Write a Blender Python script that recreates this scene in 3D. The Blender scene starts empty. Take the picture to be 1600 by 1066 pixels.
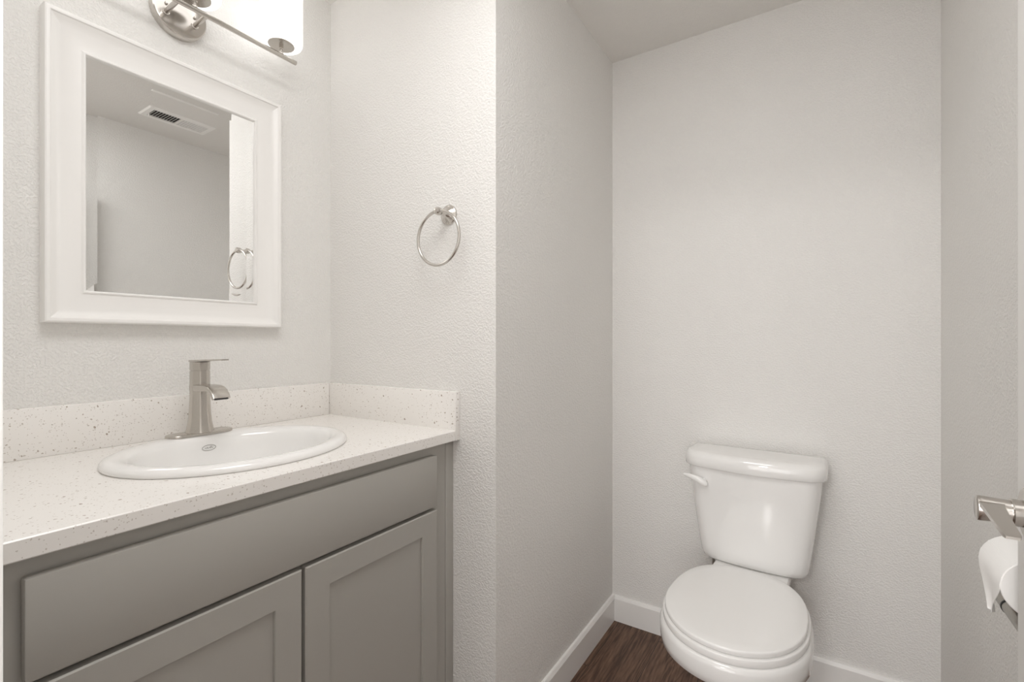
import bpy, bmesh, math
from math import sin, cos, pi, radians, atan2, sqrt
from mathutils import Vector, Matrix

S = bpy.context.scene
COL = S.collection

# ------------------------------------------------------------------ camera
F_PX = 738.0
YAW = math.atan(474.0 / F_PX)
EYE = 1.22
cd = bpy.data.cameras.new('camera')
cam = bpy.data.objects.new('camera', cd)
COL.objects.link(cam)
cam.location = (0, 0, EYE)
cam.rotation_euler = (pi / 2, 0, YAW)
cd.sensor_width = 36.0
cd.lens = F_PX / 1600 * 36.0
cd.clip_start = 0.01
S.camera = cam

# ------------------------------------------------------------------ colour management
S.view_settings.view_transform = 'Standard'
S.view_settings.look = 'None'
S.view_settings.gamma = 1.0
S.view_settings.use_curve_mapping = False
S.view_settings.exposure = 0.64
S.cycles.use_denoising = True
S.cycles.max_bounces = 16
S.cycles.diffuse_bounces = 12

# ------------------------------------------------------------------ world and lights
w = bpy.data.worlds.new('world')
S.world = w
w.use_nodes = True
w.node_tree.nodes['Background'].inputs[0].default_value = (1.0, 0.98, 0.95, 1)
w.node_tree.nodes['Background'].inputs[1].default_value = 0.3

SHADE_EMIT = 0.78


def area(name, loc, target, sx, sy, power, col=(1, 0.98, 0.96)):
    ld = bpy.data.lights.new(name, 'AREA')
    ld.shape = 'RECTANGLE'
    ld.size, ld.size_y = sx, sy
    ld.energy = power
    ld.color = col
    o = bpy.data.objects.new(name, ld)
    COL.objects.link(o)
    o.location = loc
    o.rotation_euler = (Vector(target) - Vector(loc)).to_track_quat('-Z', 'Y').to_euler()
    return o


# ceiling lamp of the hallway behind the camera, and a broad soft fill panel added there
area('hall_ceiling_lamp', (-0.40, -2.30, 2.36), (-0.30, 1.2, 0.9), 0.30, 0.30, 13)
area('hall_fill', (-0.3, -2.45, 1.05), (-0.2, 1.0, 1.2), 2.2, 2.0, 25, (0.995, 0.995, 0.995))
# unseen fill light added under the ceiling to even out the room
area('room_fill', (-0.42, 0.38, 2.425), (-0.42, 0.38, 0.0), 0.60, 0.60, 6.3, (1, 0.992, 0.988))

# ------------------------------------------------------------------ room numbers (metres)
XM = -1.480      # wall that carries the mirror
YT = 1.087       # wall that carries the towel ring
XJ = -0.752      # side of the boxed-out wall
YB = 1.989       # wall behind the toilet
XR = 0.334       # right wall
YI = 0.086       # room face of the door wall
YO = -0.024      # hall face of the door wall
ZC = 2.443
T = 0.12
JL, JR, JH = -0.551, 0.263, 2.04   # door opening
CY = 0.600       # centre line of the vanity


# ------------------------------------------------------------------ materials
def new_mat(name):
    m = bpy.data.materials.new(name)
    m.use_nodes = True
    nt = m.node_tree
    return m, nt, nt.nodes['Principled BSDF']


def plain(name, col, rough=0.5, metal=0.0, coat=0.0, spec=0.5):
    m, nt, b = new_mat(name)
    b.inputs['Base Color'].default_value = (*col, 1)
    b.inputs['Roughness'].default_value = rough
    b.inputs['Metallic'].default_value = metal
    b.inputs['Coat Weight'].default_value = coat
    b.inputs['Specular IOR Level'].default_value = spec
    return m


def coords(nt, scale=(1, 1, 1)):
    g = nt.nodes.new('ShaderNodeNewGeometry')
    mp = nt.nodes.new('ShaderNodeMapping')
    mp.inputs['Scale'].default_value = scale
    nt.links.new(g.outputs['Position'], mp.inputs['Vector'])
    return mp.outputs[0]


def wall_paint(name, col, scale=175.0, dist=0.0014, strength=0.62):
    m, nt, b = new_mat(name)
    b.inputs['Roughness'].default_value = 0.62
    b.inputs['Specular IOR Level'].default_value = 0.3
    p = coords(nt)
    n = nt.nodes.new('ShaderNodeTexNoise')
    n.inputs['Scale'].default_value = scale
    n.inputs['Detail'].default_value = 2.5
    n.inputs['Roughness'].default_value = 0.45
    nt.links.new(p, n.inputs['Vector'])
    r = nt.nodes.new('ShaderNodeMapRange')
    r.interpolation_type = 'SMOOTHSTEP'
    r.inputs['From Min'].default_value = 0.40
    r.inputs['From Max'].default_value = 0.62
    nt.links.new(n.outputs['Fac'], r.inputs['Value'])
    bp = nt.nodes.new('ShaderNodeBump')
    bp.inputs['Strength'].default_value = strength
    bp.inputs['Distance'].default_value = dist
    nt.links.new(r.outputs[0], bp.inputs['Height'])
    nt.links.new(bp.outputs[0], b.inputs['Normal'])
    # faint roller mottling of the paint itself
    n2 = nt.nodes.new('ShaderNodeTexNoise')
    n2.inputs['Scale'].default_value = 3.0
    n2.inputs['Detail'].default_value = 2
    nt.links.new(p, n2.inputs['Vector'])
    mx = nt.nodes.new('ShaderNodeMix')
    mx.data_type = 'RGBA'
    mx.inputs['A'].default_value = (*[c * 0.985 for c in col], 1)
    mx.inputs['B'].default_value = (*[min(1, c * 1.015) for c in col], 1)
    nt.links.new(n2.outputs['Fac'], mx.inputs['Factor'])
    nt.links.new(mx.outputs['Result'], b.inputs['Base Color'])
    return m


def quartz(name):
    m, nt, b = new_mat(name)
    b.inputs['Roughness'].default_value = 0.22
    p = coords(nt)
    nz = nt.nodes.new('ShaderNodeTexNoise')
    nz.inputs['Scale'].default_value = 160
    nt.links.new(p, nz.inputs['Vector'])
    add = nt.nodes.new('ShaderNodeVectorMath')
    add.operation = 'MULTIPLY_ADD'
    add.inputs[1].default_value = (0.006, 0.006, 0.006)
    nt.links.new(nz.outputs['Color'], add.inputs[0])
    nt.links.new(p, add.inputs[2])
    base = None
    col_in = (0.86, 0.84, 0.815, 1)
    prev = None
    for sc, keep, size, colr, amt in ((72, 0.67, 0.215, (0.33, 0.27, 0.215, 1), 0.88),
                                      (120, 0.58, 0.27, (0.38, 0.32, 0.265, 1), 0.80),
                                      (215, 0.48, 0.34, (0.46, 0.41, 0.36, 1), 0.60)):
        v = nt.nodes.new('ShaderNodeTexVoronoi')
        v.inputs['Scale'].default_value = sc
        nt.links.new(add.outputs[0], v.inputs['Vector'])
        sep = nt.nodes.new('ShaderNodeSeparateColor')
        nt.links.new(v.outputs['Color'], sep.inputs[0])
        thr = nt.nodes.new('ShaderNodeMapRange')         # random size, none below «keep»
        thr.inputs['From Min'].default_value = keep
        thr.inputs['From Max'].default_value = 1.0
        thr.inputs['To Min'].default_value = 0.0
        thr.inputs['To Max'].default_value = size
        nt.links.new(sep.outputs[0], thr.inputs['Value'])
        lt = nt.nodes.new('ShaderNodeMath')
        lt.operation = 'LESS_THAN'
        nt.links.new(v.outputs['Distance'], lt.inputs[0])
        nt.links.new(thr.outputs[0], lt.inputs[1])
        a = nt.nodes.new('ShaderNodeMath')
        a.operation = 'MULTIPLY'
        nt.links.new(lt.outputs[0], a.inputs[0])
        a.inputs[1].default_value = amt
        mx = nt.nodes.new('ShaderNodeMix')
        mx.data_type = 'RGBA'
        if prev is None:
            mx.inputs['A'].default_value = col_in
        else:
            nt.links.new(prev, mx.inputs['A'])
        mx.inputs['B'].default_value = colr
        nt.links.new(a.outputs[0], mx.inputs['Factor'])
        prev = mx.outputs['Result']
    nt.links.new(prev, b.inputs['Base Color'])
    return m


def plank_floor(name):
    m, nt, b = new_mat(name)
    b.inputs['Roughness'].default_value = 0.5
    g = nt.nodes.new('ShaderNodeNewGeometry')
    sx = nt.nodes.new('ShaderNodeSeparateXYZ')
    nt.links.new(g.outputs['Position'], sx.inputs[0])

    def math_(op, a, bb=None, c=None):
        n = nt.nodes.new('ShaderNodeMath')
        n.operation = op
        for i, v in enumerate((a, bb, c)):
            if v is None:
                continue
            if isinstance(v, (int, float)):
                n.inputs[i].default_value = v
            else:
                nt.links.new(v, n.inputs[i])
        return n.outputs[0]
    W_, L_ = 0.181, 1.22
    u = math_('DIVIDE', math_('ADD', sx.outputs[0], 0.536 + W_ * 20), W_)
    row = math_('FLOOR', u)
    fu = math_('FRACT', u)
    off = math_('FRACT', math_('MULTIPLY', row, 0.3819))
    v = math_('ADD', math_('DIVIDE', math_('ADD', sx.outputs[1], 9.487), L_), off)
    cl = math_('FLOOR', v)
    fv = math_('FRACT', v)
    cid = nt.nodes.new('ShaderNodeCombineXYZ')
    nt.links.new(row, cid.inputs[0])
    nt.links.new(cl, cid.inputs[1])
    wn = nt.nodes.new('ShaderNodeTexWhiteNoise')
    wn.noise_dimensions = '3D'
    nt.links.new(cid.outputs[0], wn.inputs['Vector'])
    # stretched coordinates, shifted per plank
    mp = nt.nodes.new('ShaderNodeVectorMath')
    mp.operation = 'MULTIPLY'
    mp.inputs[1].default_value = (1.0, 0.10, 1.0)
    nt.links.new(g.outputs['Position'], mp.inputs[0])
    sh = nt.nodes.new('ShaderNodeVectorMath')
    sh.operation = 'MULTIPLY_ADD'
    sh.inputs[1].default_value = (7, 7, 7)
    nt.links.new(wn.outputs['Color'], sh.inputs[0])
    nt.links.new(mp.outputs[0], sh.inputs[2])
    big = nt.nodes.new('ShaderNodeTexNoise')
    big.inputs['Scale'].default_value = 9
    big.inputs['Detail'].default_value = 3
    big.inputs['Distortion'].default_value = 0.6
    nt.links.new(sh.outputs[0], big.inputs['Vector'])
    rings = math_('FRACT', math_('MULTIPLY', big.outputs['Fac'], 16))
    ringl = math_('ABSOLUTE', math_('SUBTRACT', rings, 0.5))
    fine = nt.nodes.new('ShaderNodeTexNoise')
    fine.inputs['Scale'].default_value = 170
    fine.inputs['Detail'].default_value = 3
    nt.links.new(sh.outputs[0], fine.inputs['Vector'])
    f1 = math_('MULTIPLY_ADD', ringl, 0.62, math_('MULTIPLY', fine.outputs['Fac'], 0.72))
    f2 = math_('ADD', f1, math_('MULTIPLY', math_('SUBTRACT', wn.outputs['Value'], 0.5), 0.18))
    cr = nt.nodes.new('ShaderNodeValToRGB')
    cr.color_ramp.elements[0].position = 0.30
    cr.color_ramp.elements[0].color = (0.062, 0.030, 0.018, 1)
    cr.color_ramp.elements[1].position = 0.86
    cr.color_ramp.elements[1].color = (0.235, 0.135, 0.088, 1)
    e = cr.color_ramp.elements.new(0.55)
    e.color = (0.140, 0.075, 0.046, 1)
    nt.links.new(f2, cr.inputs[0])
    # seams
    s1 = math_('LESS_THAN', math_('ABSOLUTE', math_('SUBTRACT', fu, 0.5)), 0.5 - 0.006)
    s2 = math_('LESS_THAN', math_('ABSOLUTE', math_('SUBTRACT', fv, 0.5)), 0.5 - 0.001)
    seam = math_('MULTIPLY', s1, s2)
    mx = nt.nodes.new('ShaderNodeMix')
    mx.data_type = 'RGBA'
    mx.inputs['A'].default_value = (0.02, 0.012, 0.008, 1)
    nt.links.new(seam, mx.inputs['Factor'])
    nt.links.new(cr.outputs[0], mx.inputs['B'])
    nt.links.new(mx.outputs['Result'], b.inputs['Base Color'])
    bp = nt.nodes.new('ShaderNodeBump')
    bp.inputs['Strength'].default_value = 0.4
    bp.inputs['Distance'].default_value = 0.0006
    nt.links.new(math_('MULTIPLY', f1, seam), bp.inputs['Height'])
    nt.links.new(bp.outputs[0], b.inputs['Normal'])
    return m


def brushed(name, col, rough=0.30):
    m, nt, b = new_mat(name)
    b.inputs['Base Color'].default_value = (*col, 1)
    b.inputs['Metallic'].default_value = 1.0
    p = coords(nt, (900, 900, 12))
    n = nt.nodes.new('ShaderNodeTexNoise')
    n.inputs['Scale'].default_value = 1.0
    n.inputs['Detail'].default_value = 2
    nt.links.new(p, n.inputs['Vector'])
    r = nt.nodes.new('ShaderNodeMapRange')
    r.inputs['To Min'].default_value = rough - 0.02
    r.inputs['To Max'].default_value = rough + 0.03
    nt.links.new(n.outputs['Fac'], r.inputs['Value'])
    nt.links.new(r.outputs[0], b.inputs['Roughness'])
    return m


WALL = wall_paint('wall_paint', (0.80, 0.790, 0.772))
CEIL = wall_paint('ceiling_paint', (0.80, 0.785, 0.760), 150.0, 0.0012, 0.5)
TRIM = plain('trim_paint', (0.86, 0.85, 0.835), 0.32)
FRAME = plain('white_frame_paint', (0.87, 0.86, 0.845), 0.36)
FLOOR = plank_floor('dark_plank_floor')
QUARTZ = quartz('speckled_quartz')
PORC = plain('porcelain', (0.86, 0.855, 0.845), 0.07, coat=0.4)
PLAST = plain('white_plastic', (0.88, 0.875, 0.865), 0.14)
GREY = plain('grey_cabinet_paint', (0.400, 0.388, 0.360), 0.42)
DARK = plain('dark_gap', (0.05, 0.045, 0.04), 0.8)
NICKEL = brushed('brushed_nickel', (0.585, 0.555, 0.515), 0.26)
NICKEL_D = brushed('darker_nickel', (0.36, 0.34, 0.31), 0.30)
SATIN = plain('satin_nickel', (0.62, 0.59, 0.555), 0.20, metal=1.0)
BLACK = plain('black_rubber', (0.02, 0.02, 0.02), 0.5)
PAPER = plain('tissue_paper', (0.93, 0.925, 0.915), 0.95, spec=0.1)
MARK = plain('grey_print', (0.30, 0.29, 0.27), 0.4)
VENT = plain('vent_enamel', (0.90, 0.89, 0.87), 0.4)
MIRROR = plain('silvered_glass', (0.93, 0.935, 0.93), 0.0, metal=1.0)
m, nt, b = new_mat('opal_glass')
b.inputs['Base Color'].default_value = (0.9, 0.9, 0.9, 1)
b.inputs['Roughness'].default_value = 0.25
b.inputs['Emission Color'].default_value = (1.0, 0.99, 0.98, 1)
b.inputs['Emission Strength'].default_value = SHADE_EMIT
OPAL = m


# ------------------------------------------------------------------ helpers
def thing(name, label, cat, loc=(0, 0, 0), rz=0.0, group=None):
    o = bpy.data.objects.new(name, None)
    COL.objects.link(o)
    o.empty_display_size = 0.05
    o.location = loc
    o.rotation_euler = (0, 0, rz)
    o['label'] = label
    o['category'] = cat
    if group:
        o['group'] = group
    o['_org'] = list(loc)
    return o


def obj(name, bm, mat, parent=None, bevel=0.0, seg=2, sharp=35, flat=False, local=False):
    """link a bmesh as one object; vertices are in world metres unless local."""
    bmesh.ops.remove_doubles(bm, verts=bm.verts, dist=1e-6)
    bmesh.ops.recalc_face_normals(bm, faces=bm.faces)
    if bevel > 0:
        es = [e for e in bm.edges if len(e.link_faces) == 2 and e.calc_face_angle(0) > radians(30)]
        bmesh.ops.bevel(bm, geom=es, offset=bevel, segments=seg, profile=0.5, affect='EDGES', clamp_overlap=True)
    org = Vector((0, 0, 0))
    if parent is not None:
        r = parent
        while r.parent:
            r = r.parent
        if '_org' in r and not local:
            org = Vector(r['_org'])
    if org.length > 0:
        bmesh.ops.translate(bm, verts=bm.verts, vec=-org)
    for e in bm.edges:
        e.smooth = not (len(e.link_faces) == 2 and e.calc_face_angle(0) > radians(sharp))
    for f in bm.faces:
        f.smooth = not flat
    me = bpy.data.meshes.new(name)
    bm.to_mesh(me)
    bm.free()
    me.materials.append(mat)
    o = bpy.data.objects.new(name, me)
    COL.objects.link(o)
    if parent is not None:
        o.parent = parent
    return o


def struct(name, bm, mat, parent=None, **k):
    o = obj(name, bm, mat, parent, **k)
    if parent is None:
        o['kind'] = 'structure'
    return o


def bx(bm, x0, x1, y0, y1, z0, z1):
    vs = [bm.verts.new((x, y, z)) for x in (x0, x1) for y in (y0, y1) for z in (z0, z1)]
    for q in ((0, 1, 3, 2), (4, 6, 7, 5), (0, 4, 5, 1), (2, 3, 7, 6), (0, 2, 6, 4), (1, 5, 7, 3)):
        bm.faces.new([vs[i] for i in q])
    return vs


def box(*a):
    bm = bmesh.new()
    bx(bm, *a)
    return bm


def loft(bm, rings, cap0=True, cap1=True, closed=True):
    """rings: list of lists of points (equal count)"""
    vr = [[bm.verts.new(p) for p in r] for r in rings]
    n = len(vr[0])
    for a, b_ in zip(vr[:-1], vr[1:]):
        for i in range(n if closed else n - 1):
            j = (i + 1) % n
            bm.faces.new((a[i], a[j], b_[j], b_[i]))
    if cap0:
        bm.faces.new(vr[0][::-1])
    if cap1:
        bm.faces.new(vr[-1])
    return vr


def frame_axes(d):
    d = Vector(d).normalized()
    up = Vector((0, 0, 1)) if abs(d.z) < 0.95 else Vector((1, 0, 0))
    u = d.cross(up).normalized()
    return u, u.cross(d).normalized(), d


def lathe(bm, base, axis, prof, n=40, cap0=True, cap1=True):
    """prof: list of (radius, distance along axis)"""
    u, v, d = frame_axes(axis)
    base = Vector(base)
    rings = [[base + d * h + (u * cos(2 * pi * i / n) + v * sin(2 * pi * i / n)) * r for i in range(n)] for r, h in prof]
    loft(bm, rings, cap0, cap1)


def cyl(p0, p1, r, n=28, bm=None):
    bm = bm or bmesh.new()
    d = Vector(p1) - Vector(p0)
    lathe(bm, p0, d, [(r, 0), (r, d.length)], n)
    return bm


def ball(bm, c, r, n=20, sq=(1, 1, 1)):
    mt = Matrix.Translation(c) @ Matrix.Diagonal((r * sq[0], r * sq[1], r * sq[2], 1))
    bmesh.ops.create_uvsphere(bm, u_segments=n, v_segments=n // 2, radius=1, matrix=mt)


def sell(cx, cy, a, b_, z, n=64, p=2.0):
    """superellipse ring: half width a along x, b along y"""
    out = []
    for i in range(n):
        t = 2 * pi * i / n
        c, s = cos(t), sin(t)
        out.append((cx + a * math.copysign(abs(c) ** (2 / p), c), cy + b_ * math.copysign(abs(s) ** (2 / p), s), z))
    return out


def rrect(c0, c1, h0, h1, r, n=6):
    """rounded rectangle outline (2-D) centred at c0,c1 with half sizes"""
    pts = []
    for sx, sy, a0 in ((1, 1, 0), (-1, 1, pi / 2), (-1, -1, pi), (1, -1, 3 * pi / 2)):
        for k in range(n + 1):
            a = a0 + pi / 2 * k / n
            pts.append((c0 + sx * (h0 - r) + r * cos(a), c1 + sy * (h1 - r) + r * sin(a)))
    return pts


def tag(o, label, cat, group=None):
    o['label'] = label
    o['category'] = cat
    if group:
        o['group'] = group
    return o


# ------------------------------------------------------------------ the room
HX0, HX1, HY0 = -1.60, 1.10, -2.60
struct('floor', box(HX0 - T, HX1 + T, HY0 - T, YB + T, -0.05, 0.0), FLOOR, flat=True)
struct('ceiling', box(HX0 - T, HX1 + T, HY0 - T, YB + T, ZC, ZC + 0.1), CEIL, flat=True)
struct('wall_left', box(XM - T, XM, YI, YT, 0, ZC), WALL, flat=True)
struct('wall_center', box(XM - T, XJ, YT, YB + T, 0, ZC), WALL, bevel=0.0)
struct('wall_back', box(XJ, XR + T, YB, YB + T, 0, ZC), WALL, flat=True)
struct('wall_right', box(XR, XR + T, YI, YB, 0, ZC), WALL, flat=True)
bm = bmesh.new()
bx(bm, XM - T, JL - 0.02, YO, YI, 0, ZC)
bx(bm, JR + 0.02, XR + T, YO, YI, 0, ZC)
bx(bm, JL - 0.02, JR + 0.02, YO, YI, JH + 0.02, ZC)
struct('wall_front', bm, WALL, flat=True)
bm = bmesh.new()
bx(bm, HX0 - T, XM - T, YO, YI, 0, ZC)
bx(bm, XR + T, HX1 + T, YO, YI, 0, ZC)
struct('wall_hall_front', bm, WALL, flat=True)
struct('wall_hall_left', box(HX0 - T, HX0, HY0, YO, 0, ZC), WALL, flat=True)
struct('wall_hall_right', box(HX1, HX1 + T, HY0, YO, 0, ZC), WALL, flat=True)
struct('wall_hall_back', box(HX0 - T, HX1 + T, HY0 - T, HY0, 0, ZC), WALL, flat=True)

# baseboards: thin board with an eased top edge
BH, BT = 0.108, 0.014


def baseboard(name, p0, p1, nrm):
    """p0->p1 along the wall foot, nrm points into the room"""
    p0, p1, nrm = Vector((*p0, 0)), Vector((*p1, 0)), Vector((*nrm, 0))
    prof = [(0, 0.0), (BT, 0.0), (BT, BH - 0.012), (BT * 0.62, BH - 0.0015), (BT * 0.5, BH), (0, BH)]
    bm = bmesh.new()
    loft(bm, [[p + nrm * a + Vector((0, 0, z)) for a, z in prof] for p in (p0, p1)])
    return struct(name, bm, TRIM, sharp=20)


baseboard('baseboard_left', (XJ, YT), (XJ, YB), (1, 0))
baseboard('baseboard_back', (XJ + BT, YB), (XR - BT, YB), (0, -1))
baseboard('baseboard_right', (XR, YI + 0.02), (XR, YB), (-1, 0))
baseboard('baseboard_center', (-0.905, YT), (XJ + BT, YT), (0, -1))

# door lining, stops and casing
bm = bmesh.new()
bx(bm, JL - 0.02, JL, YO, YI, 0, JH + 0.02)
bx(bm, JR, JR + 0.02, YO, YI, 0, JH + 0.02)
bx(bm, JL, JR, YO, YI, JH, JH + 0.02)
bx(bm, JL, JL + 0.011, YI - 0.072, YI - 0.037, 0, JH)
bx(bm, JR - 0.011, JR, YI - 0.072, YI - 0.037, 0, JH)
bx(bm, JL + 0.011, JR - 0.011, YI - 0.072, YI - 0.037, JH - 0.011, JH)
t1 = struct('trim_1', bm, TRIM, flat=True)
bm = box(JL, JL + 0.0015, YI - 0.034, YI - 0.004, 0.975, 1.035)
obj('strike_plate', bm, SATIN, t1, bevel=0.0004)
CW = 0.057
for k, (y0, y1) in enumerate(((YI, YI + 0.014), (YO - 0.014, YO))):
    bm = bmesh.new()
    bx(bm, JL - 0.006 - CW, JL - 0.006, y0, y1, 0, JH + 0.006 + CW)
    bx(bm, JR + 0.006, JR + 0.006 + CW, y0, y1, 0, JH + 0.006 + CW)
    bx(bm, JL - 0.006, JR + 0.006, y0, y1, JH + 0.006, JH + 0.006 + CW)
    struct('trim_%d' % (k + 2), bm, TRIM, bevel=0.002)

# the open door, swung flat along the right side
DF = 0.228                     # face towards the room
DY0, DY1 = YI + 0.004, 0.899
bm = box(DF, DF + 0.035, DY0, DY1, 0.012, 2.034)
door = struct('door_1', bm, TRIM, bevel=0.0015)
# lever on the face
LY, LZ = 0.834, 1.006
bm = bmesh.new()
lathe(bm, (DF, LY, LZ), (-1, 0, 0), [(0.033, 0), (0.033, 0.006), (0.031, 0.009), (0.016, 0.010)], 40)
obj('rosette', bm, SATIN, door)
lv = bmesh.new()
lathe(lv, (DF - 0.009, LY, LZ), (-1, 0, 0), [(0.0165, 0), (0.0165, 0.013), (0.0155, 0.014)], 32, True, True)
obj('collar', lv, SATIN, door)
lv = bmesh.new()
# oval neck
rings = []
for x, a, c in ((DF - 0.022, 0.013, 0.0145), (DF - 0.035, 0.012, 0.0150), (DF - 0.050, 0.012, 0.0160), (DF - 0.0535, 0.0112, 0.0155), (DF - 0.0545, 0.009, 0.0135)):
    rings.append([(x, LY + a * cos(2 * pi * i / 28), LZ + c * sin(2 * pi * i / 28)) for i in range(28)])
loft(lv, rings)
# flat blade running back towards the hinge
rings = []
for y, x0, x1, zc, h in ((LY + 0.006, DF - 0.053, DF - 0.026, LZ + 0.009, 0.006), (LY - 0.02, DF - 0.053, DF - 0.032, LZ + 0.007, 0.006),
                         (LY - 0.06, DF - 0.0525, DF - 0.035, LZ + 0.002, 0.005), (LY - 0.092, DF - 0.0515, DF - 0.0365, LZ - 0.003, 0.004),
                         (LY - 0.096, DF - 0.0500, DF - 0.038, LZ - 0.004, 0.003)):
    rings.append([(x0, y, zc + h / 2), (x0, y, zc - h / 2), (x1, y, zc - h / 2), (x1, y, zc + h / 2)])
loft(lv, rings)
lo = obj('lever', lv, SATIN, door)
# hinges
for z in (0.25, 1.05, 1.80):
    obj('hinge', cyl((DF - 0.004, DY0 - 0.001, z - 0.045), (DF - 0.004, DY0 - 0.001, z + 0.045), 0.0055, 16), SATIN, door)
bm = box(DF + 0.006, DF + 0.029, DY1 - 0.0005, DY1 + 0.0012, LZ - 0.028, LZ + 0.028)
obj('latch_plate', bm, SATIN, door)

# ------------------------------------------------------------------ vanity cabinet
CF = -0.908      # face frame plane
CY0, CY1 = YI + 0.002, 1.052
CX0 = XM
cab = thing('vanity_cabinet', 'grey painted shaker vanity cabinet under the speckled white countertop', 'cabinet', (-1.19, CY, 0))
bm = bmesh.new()
bx(bm, CX0, CF - 0.019, CY0, CY0 + 0.016, 0.0, 0.929)
bx(bm, CX0, CF - 0.019, CY1 - 0.016, CY1, 0.0, 0.929)
bx(bm, CX0, CX0 + 0.006, CY0 + 0.016, CY1 - 0.016, 0.1, 0.929)
bx(bm, CX0 + 0.006, CF - 0.019, CY0 + 0.016, CY1 - 0.016, 0.1, 0.116)
obj('carcass', bm, GREY, cab, flat=True)
bm = bmesh.new()
bx(bm, CF - 0.019, CF, CY0, CY0 + 0.11, 0.1, 0.929)
bx(bm, CF - 0.019, CF, 0.96, CY1, 0.1, 0.929)
bx(bm, CF - 0.019, CF, CY0 + 0.11, 0.96, 0.885, 0.929)
bx(bm, CF - 0.019, CF, CY0 + 0.11, 0.96, 0.735, 0.780)
bx(bm, CF - 0.019, CF, CY0 + 0.11, 0.96, 0.1, 0.14)
bx(bm, CF - 0.019, CF, 0.565, 0.610, 0.14, 0.735)
obj('face_frame', bm, GREY, cab, flat=True)
obj('toe_kick', box(CF - 0.085, CF - 0.07, CY0 + 0.016, CY1 - 0.016, 0.0, 0.1), GREY, cab, flat=True)
bm = box(CF - 0.014, CF + 0.003, CY1 + 0.0015, YT, 0.0, 0.929)
obj('scribe_molding', bm, GREY, cab, bevel=0.003, seg=3)
DX = CF + 0.003
obj('drawer_front', box(DX, DX + 0.0185, 0.1785, 0.995, 0.760, 0.901), GREY, cab, bevel=0.0028, seg=2)


def shaker(y0, y1, z0, z1, label=None):
    st = 0.058
    bm = bmesh.new()
    xf = DX + 0.0185
    # frame around a recessed panel as one lofted set of rectangular rings
    def rr(x, i):
        return [(x, y0 + i, z0 + i), (x, y1 - i, z0 + i), (x, y1 - i, z1 - i), (x, y0 + i, z1 - i)]
    loft(bm, [rr(DX, 0), rr(xf - 0.0025, 0), rr(xf, 0.0025), rr(xf, st - 0.001), rr(xf - 0.0015, st), rr(xf - 0.0065, st + 0.0005)], True, False)
    d = obj('cabinet_door', bm, GREY, cab, sharp=20)
    obj('door_panel', box(DX + 0.004, xf - 0.0068, y0 + st - 0.004, y1 - st + 0.004, z0 + st - 0.004, z1 - st + 0.004), GREY, d, flat=True)
    return d


shaker(0.1785, 0.5835, 0.115, 0.7505)
shaker(0.5915, 0.995, 0.115, 0.7505)

# ------------------------------------------------------------------ countertop with oval cut-out
TZ0, TZ1 = 0.929, 0.959
TXF = -0.882
SX, SA, SB = -1.165, 0.258, 0.222     # sink centre x, half length (y), half depth (x)
ctop = thing('countertop', 'white speckled quartz countertop with low backsplash on the grey vanity', 'countertop', (-1.18, CY, TZ0))
bm = bmesh.new()
N = 96
cut = [(SX + (SB - 0.018) * cos(2 * pi * i / N), CY + (SA - 0.018) * sin(2 * pi * i / N)) for i in range(N)]
X0, X1, Y0, Y1 = XM, TXF, YI, YT - 0.0005
outer = []
for (px, py) in cut:
    dx, dy = px - SX, py - CY
    ts = []
    if dx > 1e-9: ts.append((X1 - SX) / dx)
    if dx < -1e-9: ts.append((X0 - SX) / dx)
    if dy > 1e-9: ts.append((Y1 - CY) / dy)
    if dy < -1e-9: ts.append((Y0 - CY) / dy)
    t_ = min(ts)
    outer.append([SX + dx * t_, CY + dy * t_])
for cxy in ((X0, Y0), (X0, Y1), (X1, Y0), (X1, Y1)):      # snap nearest to the true corners
    k = min(range(N), key=lambda i: (outer[i][0] - cxy[0]) ** 2 + (outer[i][1] - cxy[1]) ** 2)
    outer[k] = list(cxy)
E_ = 0.002
def edge_in(p, e):
    return (min(max(p[0], X0), X1 - e), min(max(p[1], Y0), Y1))
loft(bm, [[(x, y, TZ0) for x, y in cut], [(*edge_in(p, E_), TZ0) for p in outer], [(*p, TZ0 + E_) for p in outer],
          [(*p, TZ1 - E_) for p in outer], [(*edge_in(p, E_), TZ1) for p in outer], [(x, y, TZ1) for x, y in cut],
          [(x, y, TZ0) for x, y in cut]], False, False)
obj('slab', bm, QUARTZ, ctop, sharp=20)
obj('backsplash', box(XM, XM + 0.02, YI, YT - 0.0205, TZ1, 1.0715), QUARTZ, ctop, bevel=0.0018)
obj('side_splash', box(XM, TXF + 0.002, YT - 0.020, YT, TZ0, 1.0715), QUARTZ, ctop, bevel=0.0018)

# ------------------------------------------------------------------ sink
sink = thing('sink', 'white oval drop-in sink set in the speckled countertop', 'sink', (SX, CY, 0.80))
bm = bmesh.new()
SR = [(SX, 0.246, 0.210, 0.9592), (SX, 0.2535, 0.2175, 0.9592), (SX, 0.2565, 0.2205, 0.9600), (SX, 0.258, 0.222, 0.9635), (SX, 0.2572, 0.2212, 0.9680), (SX, 0.2535, 0.2175, 0.9725),
      (SX, 0.2475, 0.2115, 0.9758), (SX + 0.001, 0.240, 0.2035, 0.9770), (SX + 0.006, 0.230, 0.190, 0.9765),
      (SX + 0.011, 0.221, 0.177, 0.9745), (SX + 0.0125, 0.215, 0.1705, 0.9700), (SX + 0.0125, 0.210, 0.1655, 0.9620),
      (SX + 0.012, 0.205, 0.161, 0.945), (SX + 0.010, 0.195, 0.152, 0.905), (SX + 0.008, 0.175, 0.134, 0.868),
      (SX + 0.004, 0.140, 0.105, 0.842), (SX, 0.090, 0.070, 0.830), (SX, 0.040, 0.035, 0.8265), (SX, 0.022, 0.022, 0.826)]
loft(bm, [sell(c, CY, bb, a, z, 96) for c, a, bb, z in SR], False, True)
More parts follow.
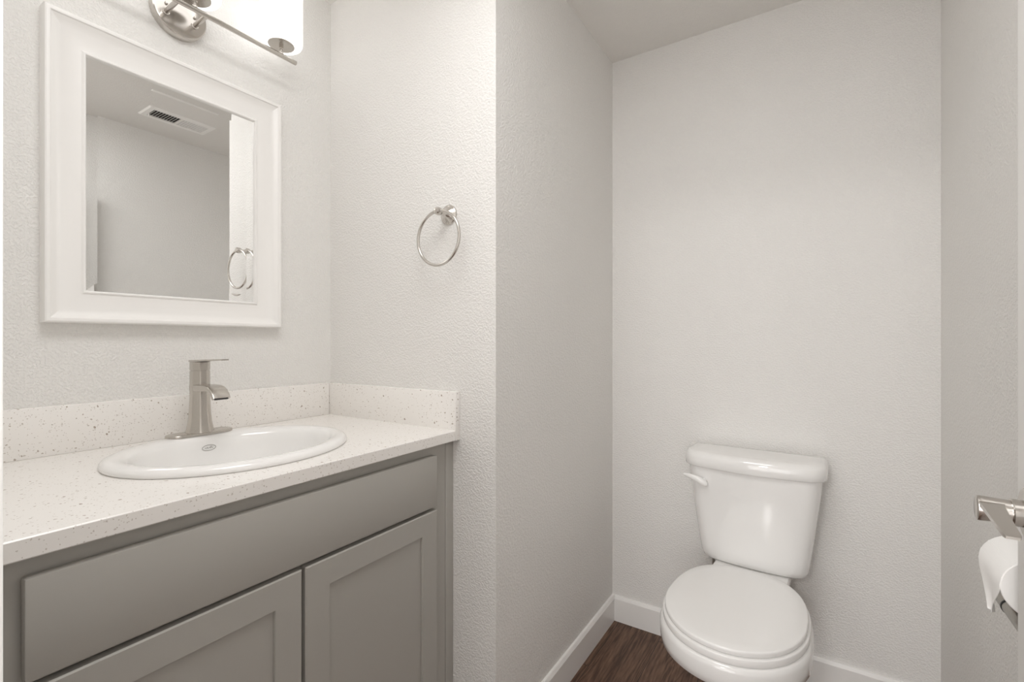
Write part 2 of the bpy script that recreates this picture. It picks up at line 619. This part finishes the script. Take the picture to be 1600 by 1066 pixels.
obj('basin', bm, PORC, sink, sharp=60)
bm = bmesh.new()
lathe(bm, (SX, CY, 0.8262), (0, 0, 1), [(0.026, 0), (0.026, 0.002), (0.023, 0.0035), (0.019, 0.0035), (0.017, 0.0025), (0.012, 0.005), (0.002, 0.006)], 32)
obj('drain', bm, SATIN, sink)
# small oval maker's mark on the back slope of the bowl
bm = bmesh.new()
MK = Vector((SX + 0.0122 - 0.1612, CY + 0.0015, 0.9455))
mu, mv = Vector((0, 1, 0)), Vector((0.10, 0, 0.995))
mn = Vector((0.995, 0, -0.10))


def mark_pt(a, b_, h=0.0006):
    x = MK + mu * a + mv * b_ + mn * h
    # follow the curve of the bowl wall
    q = 1 - ((x.y - CY) / 0.2045) ** 2
    x.x = SX + 0.0122 - (0.1608 - (0.944 - x.z) * 0.18) * sqrt(max(q, 0)) + h
    return x


def stroke(bm, pts, wdt):
    L = [Vector((*p, 0)) for p in pts]
    rows = []
    for i, p in enumerate(L):
        d = (L[min(i + 1, len(L) - 1)] - L[max(i - 1, 0)])
        if i in (0, len(L) - 1) and (L[0] - L[-1]).length < 1e-6:
            d = L[1] - L[-2]
        d.normalize()
        nn = Vector((-d.y, d.x, 0)) * wdt / 2
        rows.append((p + nn, p - nn))
    v = [(bm.verts.new(mark_pt(a.x, a.y)), bm.verts.new(mark_pt(c.x, c.y))) for a, c in rows]
    for a, c in zip(v[:-1], v[1:]):
        bm.faces.new((a[0], a[1], c[1], c[0]))


RA, RB = 0.0160, 0.0068
stroke(bm, [(RA * cos(2 * pi * i / 48), RB * sin(2 * pi * i / 48)) for i in range(49)], 0.0013)
stroke(bm, [(-0.010 + 0.020 * i / 24, 0.0016 * sin(i * 1.1) - 0.0004) for i in range(25)], 0.0009)
stroke(bm, [(-0.006, -0.002), (-0.004, 0.003), (-0.003, -0.002)], 0.0010)
stroke(bm, [(0.003, -0.002), (0.004, 0.003), (0.008, 0.0025)], 0.0010)
o = obj('oval_mark', bm, MARK, sink, flat=True)
o['label'] = 'small grey oval mark printed inside the sink'

# ------------------------------------------------------------------ faucet
FX, FZ = -1.358, 0.9768
fau = thing('faucet', 'brushed nickel single lever faucet standing on the back rim of the sink', 'faucet', (FX, CY, FZ))
bm = bmesh.new()
loft(bm, [[(p[0], p[1], z) for p in rrect(FX + 0.001, CY, 0.026 - i, 0.0785 - i, 0.0255 - i, 8)] for i, z in ((0, FZ - 0.001), (0, FZ + 0.004), (0.0015, FZ + 0.006), (0.004, FZ + 0.0068))])
obj('base_plate', bm, NICKEL, fau, sharp=50)
bm = bmesh.new()


def octo(cx, cy, r, z, n=8, soft=0.25):
    """soft eight-sided ring"""
    out = []
    for i in range(48):
        t = 2 * pi * i / 48
        k = (t + pi / n) % (2 * pi / n) - pi / n
        rr_ = r * ((1 - soft) * cos(pi / n) / cos(k) / cos(pi / n) * cos(pi / n) + soft)
        out.append((cx + rr_ * cos(t), cy + rr_ * sin(t), z))
    return out


BR = [(0.0325, 0.0060), (0.0318, 0.0085), (0.0292, 0.018), (0.0268, 0.032), (0.0250, 0.050), (0.0238, 0.075), (0.0230, 0.100), (0.0227, 0.125), (0.0226, 0.1655)]
loft(bm, [octo(FX, CY, r, FZ + z) for r, z in BR])
obj('body', bm, NICKEL, fau, sharp=50)
bm = bmesh.new()
loft(bm, [octo(FX, CY, r, FZ + z) for r, z in ((0.0205, 0.1655), (0.0205, 0.1670), (0.0228, 0.1675), (0.0228, 0.187), (0.0225, 0.1885))])
obj('cap', bm, NICKEL, fau, sharp=30)
bm = bmesh.new()
# flat lever on top reaching over the sink
rings = []
for x, hw, z, h in ((FX - 0.0215, 0.0180, 0.1885, 0.005), (FX - 0.012, 0.0205, 0.1886, 0.005), (FX + 0.014, 0.0195, 0.1888, 0.005), (FX + 0.030, 0.0140, 0.1905, 0.004),
                    (FX + 0.085, 0.0120, 0.1935, 0.0035), (FX + 0.125, 0.0105, 0.1950, 0.0035), (FX + 0.128, 0.0085, 0.1950, 0.0028)):
    rings.append([(x, CY - hw, FZ + z), (x, CY + hw, FZ + z), (x, CY + hw, FZ + z + h), (x, CY - hw, FZ + z + h)])
loft(bm, rings)
obj('handle', bm, NICKEL, fau, sharp=30)
bm = bmesh.new()
# broad curved spout
path = [(-0.012, 0.121, 0.0205), (0.025, 0.1215, 0.0212), (0.050, 0.1225, 0.0212), (0.068, 0.123, 0.0212), (0.083, 0.1215, 0.0212), (0.095, 0.1165, 0.0212), (0.1045, 0.108, 0.0212), (0.110, 0.099, 0.0212)]
th = [0.017, 0.017, 0.016, 0.014, 0.012, 0.0105, 0.0095, 0.009]
rings = []
for i, (px, pz, hw) in enumerate(path):
    a = path[max(i - 1, 0)]
    b_ = path[min(i + 1, len(path) - 1)]
    d = Vector((b_[0] - a[0], 0, b_[1] - a[1])).normalized()
    nrm = Vector((-d.z, 0, d.x))
    c = Vector((FX + px, CY, FZ + pz))
    sec = rrect(0, 0, hw, th[i] / 2, 0.0028, 3)
    rings.append([c + Vector((0, s, 0)) + nrm * t for s, t in sec])
loft(bm, rings)
sp = obj('spout', bm, NICKEL, fau, sharp=50)
bm = box(-0.012, 0.012, -0.0145, 0.0145, -0.0006, 0.0006)
bm = bmesh.new()
c = Vector((FX + 0.1104, CY, FZ + 0.0983))
dd = Vector((0.52, 0, -0.854)).normalized()
nn = Vector((0.854, 0, 0.52))
loft(bm, [[c + dd * h + Vector((0, s, 0)) + nn * t for s, t in rrect(0, 0, 0.0165, 0.0026, 0.002, 3)] for h in (-0.001, 0.0008)])
o = obj('outlet', bm, BLACK, sp)
o['label'] = 'dark slot under the spout tip'
obj('lift_rod', cyl((FX - 0.0295, CY, FZ + 0.006), (FX - 0.0295, CY, FZ + 0.030), 0.0022, 12), NICKEL, fau)

# ------------------------------------------------------------------ wall mirror
MY0, MY1, MZ0, MZ1 = 0.322, 0.880, 1.2625, 1.9795
mir = thing('wall_mirror', 'rectangular wall mirror in a wide white frame above the sink', 'mirror', (XM, CY, MZ0))
prof = [(0, 0.0), (0, 0.030), (0.0015, 0.0335), (0.004, 0.0350), (0.0085, 0.0350), (0.0110, 0.0340), (0.0125, 0.0310), (0.020, 0.0262), (0.032, 0.0205),
        (0.046, 0.0165), (0.060, 0.0145), (0.0690, 0.0145), (0.0705, 0.0160), (0.0730, 0.0178), (0.0755, 0.0175), (0.0772, 0.0155), (0.0780, 0.0120), (0.0780, 0.0075), (0.070, 0.0)]
bm = bmesh.new()
rings = []
for s, h in prof:
    rings.append([(XM + h, MY0 + s, MZ0 + s), (XM + h, MY1 - s, MZ0 + s), (XM + h, MY1 - s, MZ1 - s), (XM + h, MY0 + s, MZ1 - s)])
rings.append(rings[0])
loft(bm, rings, False, False)
obj('frame', bm, FRAME, mir, sharp=28)
g0, g1, h0, h1 = MY0 + 0.0765, MY1 - 0.0765, MZ0 + 0.0765, MZ1 - 0.0765
gx = XM + 0.0092
bw, bt = 0.0235, 0.00060
bm = bmesh.new()
rings = [[(gx - 0.004, y, z) for y, z in ((g0, h0), (g1, h0), (g1, h1), (g0, h1))],
         [(gx + bt, y, z) for y, z in ((g0, h0), (g1, h0), (g1, h1), (g0, h1))],
         [(gx, y, z) for y, z in ((g0 + bw, h0 + bw), (g1 - bw, h0 + bw), (g1 - bw, h1 - bw), (g0 + bw, h1 - bw))]]
loft(bm, rings)
obj('mirror_glass', bm, MIRROR, mir, flat=True)

# ------------------------------------------------------------------ vanity light
PZ = 2.117
PXF = XM + 0.024
BX_, BZ = -1.386, 2.1005
van = thing('vanity_light', 'brushed nickel vanity light bar with white glass shades on the wall over the mirror', 'wall lamp', (XM, CY - 0.004, PZ))
bm = bmesh.new()
lathe(bm, (XM, CY - 0.004, PZ), (1, 0, 0), [(0.0662, 0), (0.0662, 0.017), (0.0655, 0.021), (0.0630, 0.0238), (0.059, 0.0242)], 64)
obj('backplate', bm, SATIN, van, sharp=30)
for y in (0.560, 0.6295):
    bm = bmesh.new()
    lathe(bm, (PXF, y, 2.0975), (BX_ - PXF, 0, BZ - 2.0975), [(0.0085, 0), (0.0085, 0.003), (0.0062, 0.0045), (0.0058, 0.010), (0.0058, 0.071)], 24)
    obj('arm', bm, SATIN, van)
    bm = bmesh.new()
    lathe(bm, (PXF, y + 0.001, 2.1205), (1, 0, 0), [(0.0042, 0), (0.0042, 0.003), (0.003, 0.005), (0.0015, 0.0055)], 18)
    obj('mounting_nut', bm, SATIN, van)
obj('bar', cyl((BX_, CY - 0.290, BZ), (BX_, CY + 0.290, BZ), 0.0068, 28), NICKEL, van, bevel=0.0008)
for y in (0.360, 0.600, 0.841):
    bm = bmesh.new()
    zg = 2.133
    prof = [(0.030, 0.004), (0.040, 0.0), (0.050, 0.0), (0.0575, 0.003), (0.0605, 0.009), (0.0610, 0.018), (0.0610, 0.165), (0.0600, 0.1665), (0.0578, 0.165),
            (0.0578, 0.018), (0.0560, 0.009), (0.050, 0.0045), (0.030, 0.0045)]
    lathe(bm, (BX_, y, zg), (0, 0, 1), prof, 56, False, False)
    sh = obj('glass_shade', bm, OPAL, van, sharp=40)
    bm = bmesh.new()
    lathe(bm, (BX_, y, zg - 0.0025), (0, 0, 1), [(0.0365, 0), (0.0375, 0.001), (0.0375, 0.0025), (0.030, 0.0027), (0.018, 0.009), (0.016, 0.045)], 40)
    lathe(bm, (BX_, y, BZ + 0.004), (0, 0, 1), [(0.0065, 0), (0.0065, 0.005), (0.0045, 0.0075), (0.0045, 0.016), (0.0060, 0.018), (0.0060, 0.0262)], 24)
    obj('shade_holder', bm, NICKEL, van, sharp=30)
    bm = bmesh.new()
    lathe(bm, (BX_, y, zg + 0.042), (0, 0, 1), [(0.010, 0), (0.013, 0.006), (0.026, 0.045), (0.030, 0.065), (0.026, 0.085), (0.014, 0.097), (0.002, 0.100)], 28)
    obj('bulb', bm, OPAL, van)

# ------------------------------------------------------------------ towel ring
RX, RZ = -0.921, 1.5975
tr = thing('towel_ring', 'brushed nickel towel ring on the textured wall beside the mirror', 'towel ring', (RX, YT, RZ))
bm = bmesh.new()
lathe(bm, (RX, YT, RZ - 0.001), (0, -1, 0), [(0.0295, 0), (0.0295, 0.004), (0.0275, 0.0065), (0.025, 0.0072), (0.022, 0.0095), (0.0150, 0.0145), (0.0095, 0.019), (0.0072, 0.026), (0.0065, 0.036), (0.0068, 0.040)], 48)
obj('mounting_post', bm, SATIN, tr, sharp=40)
bm = bmesh.new()
lathe(bm, (RX - 0.001, YT - 0.0375, RZ), (0, -1, 0), [(0.0060, 0), (0.0088, 0.001), (0.0108, 0.004), (0.0118, 0.009), (0.0118, 0.013), (0.0108, 0.018), (0.0085, 0.0215), (0.004, 0.023)], 32)
obj('knob', bm, SATIN, tr)
bm = bmesh.new()
RR, rr0 = 0.0785, 0.0046
cy_ = YT - 0.0500
rings = []
for i in range(96):
    t = 2 * pi * i / 96
    c = Vector((RX + RR * sin(t), cy_, RZ - 0.0785 + RR * cos(t)))
    rd = Vector((sin(t), 0, cos(t)))
    rings.append([c + rd * rr0 * cos(2 * pi * k / 16) + Vector((0, 1, 0)) * rr0 * sin(2 * pi * k / 16) for k in range(16)])
rings.append(rings[0])
loft(bm, rings, False, False)
obj('ring', bm, SATIN, tr)

# ------------------------------------------------------------------ ceiling air register (seen in the mirror)
VX0, VX1, VY0, VY1 = -0.045, 0.110, 1.045, 1.366
av = thing('ceiling_vent', 'white slotted air register on the ceiling, seen in the mirror', 'vent', ((VX0 + VX1) / 2, (VY0 + VY1) / 2, ZC))
bm = bmesh.new()
ib = 0.030
def vr(i, z):
    return [(VX0 + i, VY0 + i, z), (VX1 - i, VY0 + i, z), (VX1 - i, VY1 - i, z), (VX0 + i, VY1 - i, z)]
loft(bm, [vr(0, ZC), vr(0, ZC - 0.002), vr(0.006, ZC - 0.0075), vr(ib - 0.002, ZC - 0.0075), vr(ib, ZC - 0.006), vr(ib, ZC)], False, False)
obj('vent_frame', bm, VENT, av, sharp=20)
obj('backing', box(VX0 + ib, VX1 - ib, VY0 + ib, VY1 - ib, ZC - 0.0006, ZC - 0.0002), DARK, av, flat=True)
nS = 20
for i in range(nS):
    y = VY0 + ib + (VY1 - VY0 - 2 * ib) * (i + 0.5) / nS
    s = -1 if i < nS / 2 else 1
    bm = bmesh.new()
    d = Vector((0, s * 0.64, -0.77))
    n_ = Vector((0, 0.77, s * 0.64)) * 0.0006
    c = Vector((0, y, ZC - 0.0042))
    pts = []
    for x in (VX0 + ib, VX1 - ib):
        o_ = Vector((x, 0, 0))
        pts.append([c + o_ + d * 0.0043 + n_, c + o_ + d * 0.0043 - n_, c + o_ - d * 0.0043 - n_, c + o_ - d * 0.0043 + n_])
    loft(bm, pts)
    obj('slat', bm, VENT, av, flat=True)
bm = bmesh.new()
ym = (VY0 + VY1) / 2
bx(bm, VX0 + ib, VX1 - ib, ym - 0.0018, ym + 0.0018, ZC - 0.0076, ZC - 0.0006)
obj('divider', bm, VENT, av, flat=True)
bm = bmesh.new()
bx(bm, (VX0 + VX1) / 2 + 0.018, (VX0 + VX1) / 2 + 0.024, VY0 + 0.026, VY0 + 0.032, ZC - 0.022, ZC - 0.006)
obj('damper_lever', bm, VENT, av, bevel=0.001)
for yy in (VY0 + 0.014, VY1 - 0.014):
    bm = bmesh.new()
    lathe(bm, ((VX0 + VX1) / 2, yy, ZC - 0.0074), (0, 0, -1), [(0.004, 0), (0.0035, 0.001), (0.001, 0.0014)], 16)
    obj('screw', bm, VENT, av)

# ------------------------------------------------------------------ toilet (local frame: +y is towards the wall, origin under the back of the tank)
TR = radians(-3.0)
TOX, TOY = -0.183, 1.966
tl = thing('toilet', 'white two-piece toilet with closed lid against the back wall', 'toilet', (TOX, TOY, 0), TR)


def egg(yf, yc, yb, w_, z, pb=2.6, pf=2.05, n=72):
    out = []
    for i in range(n):
        t = 2 * pi * i / n
        c, s = cos(t), sin(t)
        p = pb if s > 0 else pf
        ry = (yb - yc) if s > 0 else (yc - yf)
        out.append((w_ * math.copysign(abs(c) ** (2 / p), c), yc + ry * math.copysign(abs(s) ** (2 / p), s), z))
    return out


bm = bmesh.new()
B = [(-0.485, -0.30, -0.030, 0.115, 0.0), (-0.485, -0.30, -0.030, 0.115, 0.018), (-0.475, -0.30, -0.040, 0.105, 0.040), (-0.455, -0.30, -0.06, 0.096, 0.090),
     (-0.450, -0.30, -0.07, 0.094, 0.140), (-0.470, -0.31, -0.08, 0.104, 0.190), (-0.530, -0.35, -0.10, 0.135, 0.245), (-0.590, -0.40, -0.12, 0.158, 0.288),
     (-0.634, -0.43, -0.13, 0.181, 0.314), (-0.653, -0.44, -0.14, 0.192, 0.3245), (-0.664, -0.44, -0.14, 0.199, 0.334), (-0.668, -0.44, -0.14, 0.201, 0.352), (-0.669, -0.44, -0.14, 0.201, 0.380),
     (-0.666, -0.44, -0.145, 0.1985, 0.391), (-0.658, -0.44, -0.15, 0.192, 0.396), (-0.60, -0.44, -0.20, 0.14, 0.396)]
loft(bm, [egg(*q) for q in B])
# deck under the tank
loft(bm, [[(p[0], p[1], z) for p in rrect(0, -0.125, hw, 0.110, 0.035, 5)] for hw, z in ((0.095, 0.24), (0.105, 0.30), (0.112, 0.36), (0.118, 0.395), (0.118, 0.419), (0.114, 0.4255))])
bo = obj('bowl', bm, PORC, tl, local=True, sharp=50)
for sx in (-1, 1):
    bm = bmesh.new()
    lathe(bm, (sx * 0.102, -0.30, 0.012), (0, 0, 1), [(0.016, 0), (0.016, 0.010), (0.012, 0.020), (0.003, 0.024)], 20)
    obj('bolt_cap', bm, PLAST, tl, local=True)
# seat ring and lid
def slab(yf, yc, yb, w_, z0, z1, e, dome=0.0, pb=2.9, name='seat'):
    bm = bmesh.new()
    rs = [(e, z0), (e * 0.3, z0 + e * 0.3), (0, z0 + e), (0, z1 - e), (e * 0.3, z1 - e * 0.3), (e, z1), (0.03, z1 + dome * 0.4), (0.08, z1 + dome * 0.8), (0.14, z1 + dome)]
    loft(bm, [egg(yf + i, yc, yb - i, w_ - i, z, pb) for i, z in rs])
    return obj(name, bm, PLAST, tl, local=True, sharp=50)


slab(-0.662, -0.432, -0.185, 0.1940, 0.3975, 0.4178, 0.003, name='seat')
slab(-0.657, -0.432, -0.160, 0.1880, 0.4195, 0.4355, 0.0042, 0.0030, 2.5, name='seat_lid')
for sx in (-1, 1):
    bm = bmesh.new()
    loft(bm, [[(p[0], p[1], z) for p in rrect(sx * 0.070, -0.186, 0.018 - i, 0.010 - i, 0.008 - i, 4)] for i, z in ((0, 0.396), (0, 0.418), (0.002, 0.4195))])
    obj('seat_hinge', bm, PLAST, tl, local=True)


def tank_ring(hw, yf, z, yb=0.0, rf=0.05, rb=0.02, bow=0.010, n=8):
    """front corners rounded with a slight bow of the front face"""
    pts = []
    # from back right going to back left through the back
    def arc(cx, cy, r, a0, a1):
        for k in range(n + 1):
            a = a0 + (a1 - a0) * k / n
            pts.append((cx + r * cos(a), cy + r * sin(a), z))
    arc(hw - rb, yb - rb, rb, 0, pi / 2)
    arc(-hw + rb, yb - rb, rb, pi / 2, pi)
    arc(-hw + rf, yf + bow + rf, rf, pi, 1.5 * pi - 0.12)
    for k in range(1, 10):
        u_ = -1 + 2 * k / 10
        x = u_ * (hw - rf * 0.95)
        pts.append((x, yf + bow * u_ * u_, z))
    arc(hw - rf, yf + bow + rf, rf, 1.5 * pi + 0.12, 2 * pi)
    return pts


bm = bmesh.new()
TK = [(0.140, -0.128, 0.4255, 0.030), (0.155, -0.140, 0.4280, 0.038), (0.164, -0.148, 0.4350, 0.044), (0.170, -0.153, 0.449, 0.048), (0.174, -0.156, 0.475, 0.050), (0.182, -0.161, 0.53, 0.052), (0.192, -0.168, 0.61, 0.054),
      (0.201, -0.174, 0.68, 0.055), (0.207, -0.179, 0.735, 0.056), (0.209, -0.180, 0.766, 0.056)]
loft(bm, [tank_ring(hw, yf, z, -0.004, rf) for hw, yf, z, rf in TK])
obj('tank', bm, PORC, tl, local=True, sharp=50)
bm = bmesh.new()
LD = [(0.212, -0.184, 0.7655, 0.060), (0.2195, -0.1935, 0.7665, 0.068), (0.2225, -0.1965, 0.770, 0.070), (0.2230, -0.1970, 0.790, 0.070), (0.2220, -0.1950, 0.803, 0.070), (0.2190, -0.1905, 0.8120, 0.068),
      (0.213, -0.183, 0.8178, 0.064), (0.204, -0.171, 0.8198, 0.058), (0.176, -0.145, 0.8206, 0.05)]
loft(bm, [tank_ring(hw, yf, z, 0.002 - max(0, (0.2230 - hw)) * 0.6, rf, 0.016, 0.016) for hw, yf, z, rf in LD])
obj('tank_lid', bm, PORC, tl, local=True, sharp=50)
# trip lever, front left of the tank
bm = bmesh.new()
lathe(bm, (-0.146, -0.172, 0.716), (0, -1, 0), [(0.012, 0), (0.012, 0.010), (0.009, 0.013)], 20)
rings = []
for x, y, z, hh, ht in ((-0.130, -0.187, 0.7120, 0.005, 0.004), (-0.136, -0.189, 0.7135, 0.0115, 0.006), (-0.148, -0.190, 0.7180, 0.0135, 0.0070), (-0.163, -0.191, 0.7245, 0.0120, 0.0065),
                        (-0.180, -0.191, 0.7300, 0.0095, 0.006), (-0.196, -0.190, 0.7330, 0.0075, 0.005), (-0.208, -0.189, 0.7345, 0.0055, 0.004), (-0.2125, -0.189, 0.7350, 0.002, 0.002)):
    rings.append([(x, y + ht * cos(2 * pi * k / 14), z + hh * sin(2 * pi * k / 14)) for k in range(14)])
loft(bm, rings)
obj('flush_lever', bm, PLAST, tl, local=True)
# water supply behind
bm = bmesh.new()
cyl((-0.14, -0.05, 0.16), (-0.14, -0.05, 0.418), 0.005, 12, bm)
obj('supply_hose', bm, NICKEL_D, tl, local=True)

# ------------------------------------------------------------------ toilet paper holder and roll on the right wall
RC = (0.2672, 0.8680)          # roll axis (x, z)
RRAD = 0.0430
Ya, Yb_ = 0.953, 1.061
RO = (0.2672, RC[1] + 0.0195 - 0.0085)      # roller the roll hangs on
LB = (0.2545, 0.8065)          # lower bar
hd = thing('toilet_paper_holder', 'nickel two-bar toilet paper holder on the right wall behind the door lever', 'toilet paper holder', (XR, 1.007, LB[1]))
for y in (0.935, 1.079):
    bm = bmesh.new()
    lathe(bm, (XR, y, RO[1]), (-1, 0, 0), [(0.022, 0), (0.022, 0.004), (0.018, 0.007), (0.009, 0.010), (0.0075, 0.055), (0.0080, XR - RO[0])], 28)
    ball(bm, (RO[0], y, RO[1]), 0.0095)
    d = Vector((LB[0], y, LB[1])) - Vector((RO[0], y, RO[1]))
    lathe(bm, (RO[0], y, RO[1]), d, [(0.0055, 0), (0.0055, d.length)], 20)
    ball(bm, (LB[0], y, LB[1]), 0.0105)
    obj('post', bm, SATIN, hd)
obj('roller', cyl((RO[0], 0.941, RO[1]), (RO[0], 1.073, RO[1]), 0.0082, 24), NICKEL, hd)
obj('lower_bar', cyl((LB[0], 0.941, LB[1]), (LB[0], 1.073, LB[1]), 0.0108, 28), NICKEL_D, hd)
bm = bmesh.new()
lathe(bm, (LB[0], 1.030, LB[1]), (0, 1, 0), [(0.0108, 0), (0.0116, 0.001), (0.0116, 0.0045), (0.0108, 0.0055)], 28)
o = obj('bar_joint', bm, BLACK, hd)
o['label'] = 'dark joint ring of the lower bar'

rl = thing('toilet_paper_roll', 'white toilet paper roll with pointed loose end on the right wall', 'toilet paper', (RC[0], 1.007, RC[1] - RRAD))
bm = bmesh.new()
lathe(bm, (RC[0], Ya, RC[1]), (0, 1, 0), [(0.0205, 0.0), (0.036, -0.0004), (RRAD - 0.0012, 0), (RRAD, 0.0012), (RRAD, Yb_ - Ya - 0.0012), (RRAD - 0.0012, Yb_ - Ya), (0.0205, Yb_ - Ya), (0.0205, 0.0)], 72, False, False)
obj('paper', bm, PAPER, rl, sharp=40)
bm = bmesh.new()
lathe(bm, (RC[0], Ya + 0.0005, RC[1]), (0, 1, 0), [(0.0205, 0.0), (0.0205, Yb_ - Ya - 0.001), (0.0195, Yb_ - Ya - 0.001), (0.0195, 0), (0.0205, 0)], 40, False, False)
obj('core', bm, plain('cardboard', (0.42, 0.33, 0.24), 0.9), rl, sharp=40)
# loose end: a sheet folded to a point hanging from the room side
bm = bmesh.new()
tail = [(0.030, 0.001, 0.001), (0.014, 0.001, 0.001), (0.000, 0.0015, 0.0015), (-0.010, 0.004, 0.006), (-0.020, 0.012, 0.017), (-0.032, 0.024, 0.030),
        (-0.044, 0.034, 0.041), (-0.054, 0.0400, 0.0475), (-0.0585, 0.0405, 0.0480), (-0.0605, 0.0430, 0.0505)]
rings = []
for dz, ia, ib_ in tail:
    z = RC[1] + dz
    ya, yb = Ya + ia, Yb_ - ib_
    x = RC[0] - sqrt(max(RRAD ** 2 - max(dz, 0) ** 2, 0)) - 0.0006
    rows = []
    for k in range(9):
        u_ = k / 8
        rows.append((x + max(0, -dz) * 0.10 * (1 - abs(2 * u_ - 1)), ya + (yb - ya) * u_, z))
    rings.append(rows + [(p[0] + 0.0010, p[1], p[2]) for p in reversed(rows)])
loft(bm, rings)
obj('loose_sheet', bm, PAPER, rl, sharp=60)

for o in bpy.data.objects:
    if '_org' in o:
        del o['_org']
